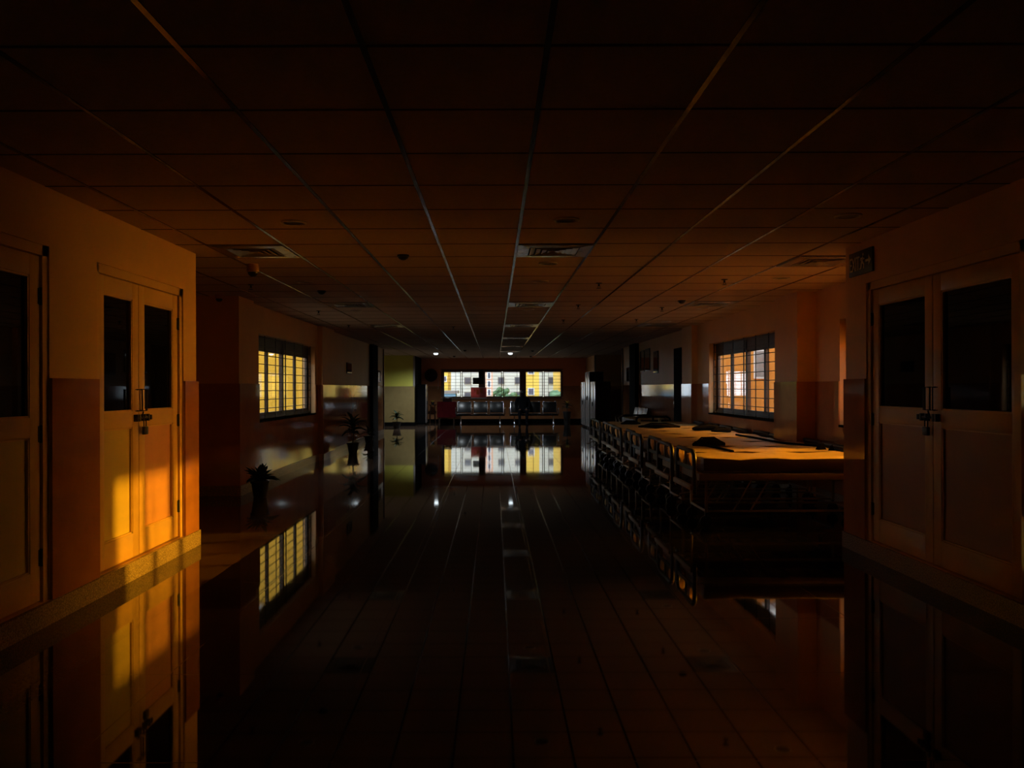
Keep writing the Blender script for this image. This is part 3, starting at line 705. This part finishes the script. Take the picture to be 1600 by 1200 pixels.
for i, (pxx, nm) in enumerate(((679, 'small yellow flower pot on the far left stool'), )):
    t = thing('flower_pot', nm, 'plant', ((676-773)/F*33.7, 33.7, .78))
    pot_mesh(t, .05, .07, .1)
    f = MB()
    for k in range(9): f.leaf((0, 0, .09), (math.cos(k*2.4), math.sin(k*2.4), 1.1), .13, .05, .5)
    f.build('blossom', petal, t)
t = thing('stool', 'dark stool carrying the yellow flower pot', 'stool', ((676-773)/F*33.7, 33.7, 0))
MB().lathe([(.15, .745), (.16, .75), (.16, .775), (.15, .78)], 18).build('seat', wood, t)
for k in range(4): MB().tube([(.12*math.cos(k*PI/2+.8), .12*math.sin(k*PI/2+.8), .75), (.17*math.cos(k*PI/2+.8), .17*math.sin(k*PI/2+.8), 0)], .014, 6).build('leg', wood, t)
# wall fan
t = thing('wall_fan', 'round dark wall fan on the terracotta wall left of the far windows', 'fan', (fx(674), FY, at(674, 586, FY)[2]))
MB().lathe([(.04, -.10), (.09, -.10), (.09, 0), (.04, 0)], 16, axis='Y').build('bracket', blackm, t)
cg = MB()
for r in (.27, .2, .13): cg.tube([(r*math.cos(a_*PI/16), -.20 if r < .25 else -.15, r*math.sin(a_*PI/16)) for a_ in range(32)], .006, 6, closed=True)
for k in range(24): cg.tube([(.03*math.cos(k*PI/12), -.20, .03*math.sin(k*PI/12)), (.27*math.cos(k*PI/12), -.15, .27*math.sin(k*PI/12))], .004, 4)
cg.build('guard', blackm, t)
MB().lathe([(.265, -.07), (.272, -.09), (.27, -.14), (.26, -.14)], 32, axis='Y').build('back_shroud', mat('dark_red_plastic', (.03, .008, .01), .5), t)
bl = MB()
for k in range(3):
    M_ = Matrix.Rotation(k*2*PI/3, 4, 'Y') @ Matrix.Translation((.13, -.165, 0)) @ Matrix.Rotation(.4, 4, 'X')
    bl.box(-.10, .10, -.004, .004, -.06, .06, M=M_, bev=.003)
bl.build('blade', mat('dark_fan_blade', (.03, .01, .012), .4), t)
MB().tube([(.27, -.12, -.05), (.30, -.03, -.3), (.29, -.012, -.6)], .008, 6).build('cord', white, t)
# TV on the far post and red board on the sill
t = thing('wall_screen', 'small black screen hung on the post of the far windows', 'screen', (fx(747.5), FY, at(747, 595, FY)[2]))
MB().box(-.235, .235, -.16, -.11, -.14, .14, bev=.01).build('panel', blackm, t)
MB().box(-.05, .05, -.11, 0, -.05, .05).box(.06, .2, -.09, -.0, .14, .5).build('bracket', wood, t)
t = thing('red_notice_board', 'red picture board standing on the far window sill', 'board', (fx(748), FY-.07, WZ0))
MB().box(-.33, .33, -.03, -.005, .0, .46, bev=.004).build('panel', poster, t)
MB().box(-.34, .34, -.034, -.03, .44, .465).box(-.34, .34, -.034, -.03, 0, .02).build('edge', white, t)
pm = MB().box(-.2, -.14, -.036, -.03, .3, .38).box(.04, .17, -.036, -.03, .24, .40).box(-.1, .0, -.036, -.03, .16, .36); pm.build('print', mat('dark_orange_print', (.5, .12, .02), .6), t)
# glossy notice frames on the hall walls
def notice(x, s, ya, yb, za, zb, label):
    t = thing('notice_frame', label, 'notice', (x, (ya+yb)/2, za), group='glossy notice frames on the hall walls')
    w = (yb-ya)/2
    MB().box(min(0, s*.02), max(0, s*.02), -w, w, 0, zb-za, bev=.003).build('frame', blackm, t)
    MB().box(min(s*.02, s*.024), max(s*.02, s*.024), -w+.02, w-.02, .02, zb-za-.02).build('glass', gloss_b, t)
notice(HLX, 1, 19.55, 20.2, 1.83, 2.1, 'small glossy notice on the left wall above the plants')
notice(HLX, 1, 24.75, 25.35, 1.65, 2.02, 'narrow glossy notice past the black left pilaster')
notice(HRX, -1, 22.3, 22.9, 1.9, 2.5, 'glossy notice on the right wall, farthest of three')
notice(HRX, -1, 21.5, 22.15, 1.92, 2.52, 'glossy notice on the right wall, middle of three')
notice(HRX, -1, 20.4, 21.0, 1.83, 2.4, 'glossy notice on the right wall, nearest of three')
notice(HRX, -1, 24.75, 25.3, 1.65, 2.1, 'narrow glossy notice past the black right pilaster')

# ------------------------------------------------------------------ outside
struct('ground', MB().box(-90, 14, -60, 140, -.6, -.25), asphalt, 'bare ground outside the building', 'ground')
def facade(name, label, x0, x1, y0, y1, h_, m, wins, winm=ext_win):
    t = thing(name, label, 'building', ((x0+x1)/2, y0, -.25))
    w = (x1-x0)/2
    MB().box(-w, w, 0, y1-y0, 0, h_).build('wall', m, t)
    for (xa, za, ww, hh) in wins:
        f = MB().box(xa-ww/2-.06, xa+ww/2+.06, -.05, 0, za-.06, za+hh+.06).build('window', ext_w if m is not ext_w else roofm, t)
        MB().box(xa-ww/2, xa+ww/2, -.06, -.05, za, za+hh).build('pane', winm, f)
    MB().box(-w-.15, w+.15, -.15, y1-y0, h_, h_+.2).build('roof', roofm, t)
    return t
facade('apartment_building', 'pale apartment block across the street behind the far windows', -6.5, 7.5, 62.5, 72, 10, ext_w, [(-2.6+1.3*i, .9+1.15*j, .4, .45) for i in range(6) for j in range(4)])
facade('apartment_building', 'yellow apartment block seen in the right far window', 4.35, 7.5, 52, 60, 8, ext_yb, [(-.9, 1.9, .6, .6), (.6, 2.6, .8, .7)])
facade('apartment_building', 'narrow yellow building seen between middle and right far windows', 1.75, 2.75, 50, 54, 8, ext_yb, [(0, 2.6, .3, .35), (0, 1.3, .3, .35)])
facade('apartment_building', 'yellow and pale building at the left far window', -4.2, -3.25, 56, 60, 8, ext_yb, [(.2, 2.2, .3, .3)])
facade('apartment_building', 'peach tower strip seen in the middle far window', -.55, -.12, 48, 52, 8, ext_p, [(0, .8+.5*j, .12, .3) for j in range(6)])
facade('low_building', 'low blue building seen in the left far window', -3.9, -2.6, 54, 55.5, 1.35, bluep, [(0, .4, .5, .4)])
facade('neighbour_wing', 'yellow neighbouring wing seen through the left barred window', -16, HLX-.3, 25.2, 25.75, 5.5, ext_y, [(-.6, 1.0, .55, 2.2), (2.2, 1.0, .6, 2.2)], roofm)
facade('neighbour_wing', 'orange neighbouring wing seen through the right barred window', HRX+.3, 16, 25.2, 25.75, 5.5, ext_o, [(-1.9, 2.04, .34, .8)], roofm)
ft = facade('shading_tower', 'unseen tower added to shade the far buildings from the warm sky', 10.5, 13.5, 37, 74, 30, ext_w, [(0, 1., .8, 1.)])  # added out of view, keeps the warm sky glow off the far facades
ft['kind'] = 'structure'
fb = facade('sun_blocking_building', 'building beyond the right barred window, out of sight', 9.6, 11.5, 12.0, 25, 6, ext_o, [(0, 1., .8, 1.)])  # added out of view, stops direct sun entering by the second right window
fb['kind'] = 'structure'
def tree(label, x, y, h_, r):
    t = thing('tree', label, 'tree', (x, y, -.25), group='trees outside the far windows')
    MB().tube([(0, 0, 0), (.05, 0, h_*.3), (0, .05, h_*.6)], [.14, .1, .06], 8).build('trunk', bark, t)
    c = MB(); rnd = random.Random(int(x*100))
    for i in range(30):
        a_ = rnd.random()*2*PI; rr = r*.9*rnd.random(); z = h_*(.45+.45*rnd.random())
        q_ = bmesh.ops.create_icosphere(c.bm, subdivisions=2, radius=r*(.16+.2*rnd.random()), matrix=Matrix.Translation((rr*math.cos(a_), rr*math.sin(a_), z)))
        for v in q_['verts']: v.co += Vector((rnd.uniform(-1, 1), rnd.uniform(-1, 1), rnd.uniform(-1, 1)))*r*.07
    c.build('crown', treem, t)
tree('tree behind the middle left far window', 0.4, 58, 1.8, .7)
tree('wide tree behind the right far window', 4.0, 47, 1.5, .9)
tree('tree behind the centre far window, left of the person', 1.3, 57, 1.3, .7)
tree('small tree behind the left middle pane of the far windows', -1.2, 57, 1.3, .6)

# ------------------------------------------------------------------ light: low sun through the right windows and a sunset sky
EL0, EL1, AZP, GLOW, BASE = .35, .5, 44, 98., 3.5
SUN = Vector((1, .238, .178)).normalized()          # towards the sun
sd = bpy.data.lights.new('sun', 'SUN'); sd.energy = 4.6; sd.color = (1., .44, .012); sd.angle = math.radians(.9)
so = bpy.data.objects.new('sun', sd); C.objects.link(so); so.rotation_euler = SUN.to_track_quat('Z', 'Y').to_euler(); so.location = (20, 5, 8)
w = bpy.data.worlds.new('sunset_sky'); sc.world = w; w.use_nodes = True; nt = w.node_tree; N = nt.nodes; L = nt.links
bg = N['Background']; tc = N.new('ShaderNodeTexCoord')
def mth(op, a, b=None):
    n = N.new('ShaderNodeMath'); n.operation = op
    for i_, v in enumerate((a, b)):
        if v is None: continue
        if isinstance(v, (int, float)): n.inputs[i_].default_value = v
        else: L.new(v, n.inputs[i_])
    return n.outputs[0]
xy = N.new('ShaderNodeVectorMath'); xy.operation = 'MULTIPLY'; L.new(tc.outputs['Generated'], xy.inputs[0]); xy.inputs[1].default_value = (1, 1, 0)
nm = N.new('ShaderNodeVectorMath'); nm.operation = 'NORMALIZE'; L.new(xy.outputs[0], nm.inputs[0])
az = N.new('ShaderNodeVectorMath'); az.operation = 'DOT_PRODUCT'; L.new(nm.outputs[0], az.inputs[0]); az.inputs[1].default_value = tuple(Vector((SUN.x, SUN.y, 0)).normalized())
mp = N.new('ShaderNodeMapRange'); mp.inputs[1].default_value = .3; mp.inputs[2].default_value = 1.; L.new(az.outputs['Value'], mp.inputs[0])
sz = N.new('ShaderNodeSeparateXYZ'); L.new(tc.outputs['Generated'], sz.inputs[0])
el = N.new('ShaderNodeValToRGB'); L.new(mth('ADD', mth('MULTIPLY', sz.outputs[2], .5), .5), el.inputs[0])    # glow by height above the horizon
ee = el.color_ramp.elements; ee[0].position = .44; ee[0].color = (EL0, EL0, EL0, 1); ee[1].position = .97; ee[1].color = (0, 0, 0, 1)
for p_, v_ in ((.53, EL1), (.62, 1.), (.78, .85)): e_ = ee.new(p_); e_.color = (v_, v_, v_, 1)
glow = mth('MULTIPLY', mth('MULTIPLY', mth('POWER', mp.outputs[0], AZP), el.outputs[0]), GLOW)
rp = N.new('ShaderNodeValToRGB'); L.new(mp.outputs[0], rp.inputs[0])
e = rp.color_ramp.elements; e[0].position = 0.0; e[0].color = (.84, 1.0, 1.14, 1); e[1].position = .5; e[1].color = (.3, .13, .015, 1)
s1 = N.new('ShaderNodeVectorMath'); s1.operation = 'SCALE'; L.new(rp.outputs[0], s1.inputs[0]); s1.inputs['Scale'].default_value = BASE
s2 = N.new('ShaderNodeVectorMath'); s2.operation = 'SCALE'; s2.inputs[0].default_value = (1., .38, .02); L.new(glow, s2.inputs['Scale'])
ad = N.new('ShaderNodeVectorMath'); ad.operation = 'ADD'; L.new(s1.outputs[0], ad.inputs[0]); L.new(s2.outputs[0], ad.inputs[1])
L.new(ad.outputs[0], bg.inputs[0]); bg.inputs[1].default_value = 1.0
w.cycles.sampling_method = 'MANUAL'; w.cycles.sample_map_resolution = 512

sc.view_settings.view_transform = 'Standard'; sc.view_settings.look = 'None'; sc.view_settings.gamma = 1; sc.view_settings.exposure = 0; sc.view_settings.use_curve_mapping = False
sc.cycles.max_bounces = 10; sc.cycles.diffuse_bounces = 6; sc.cycles.glossy_bounces = 6; sc.cycles.transparent_max_bounces = 12
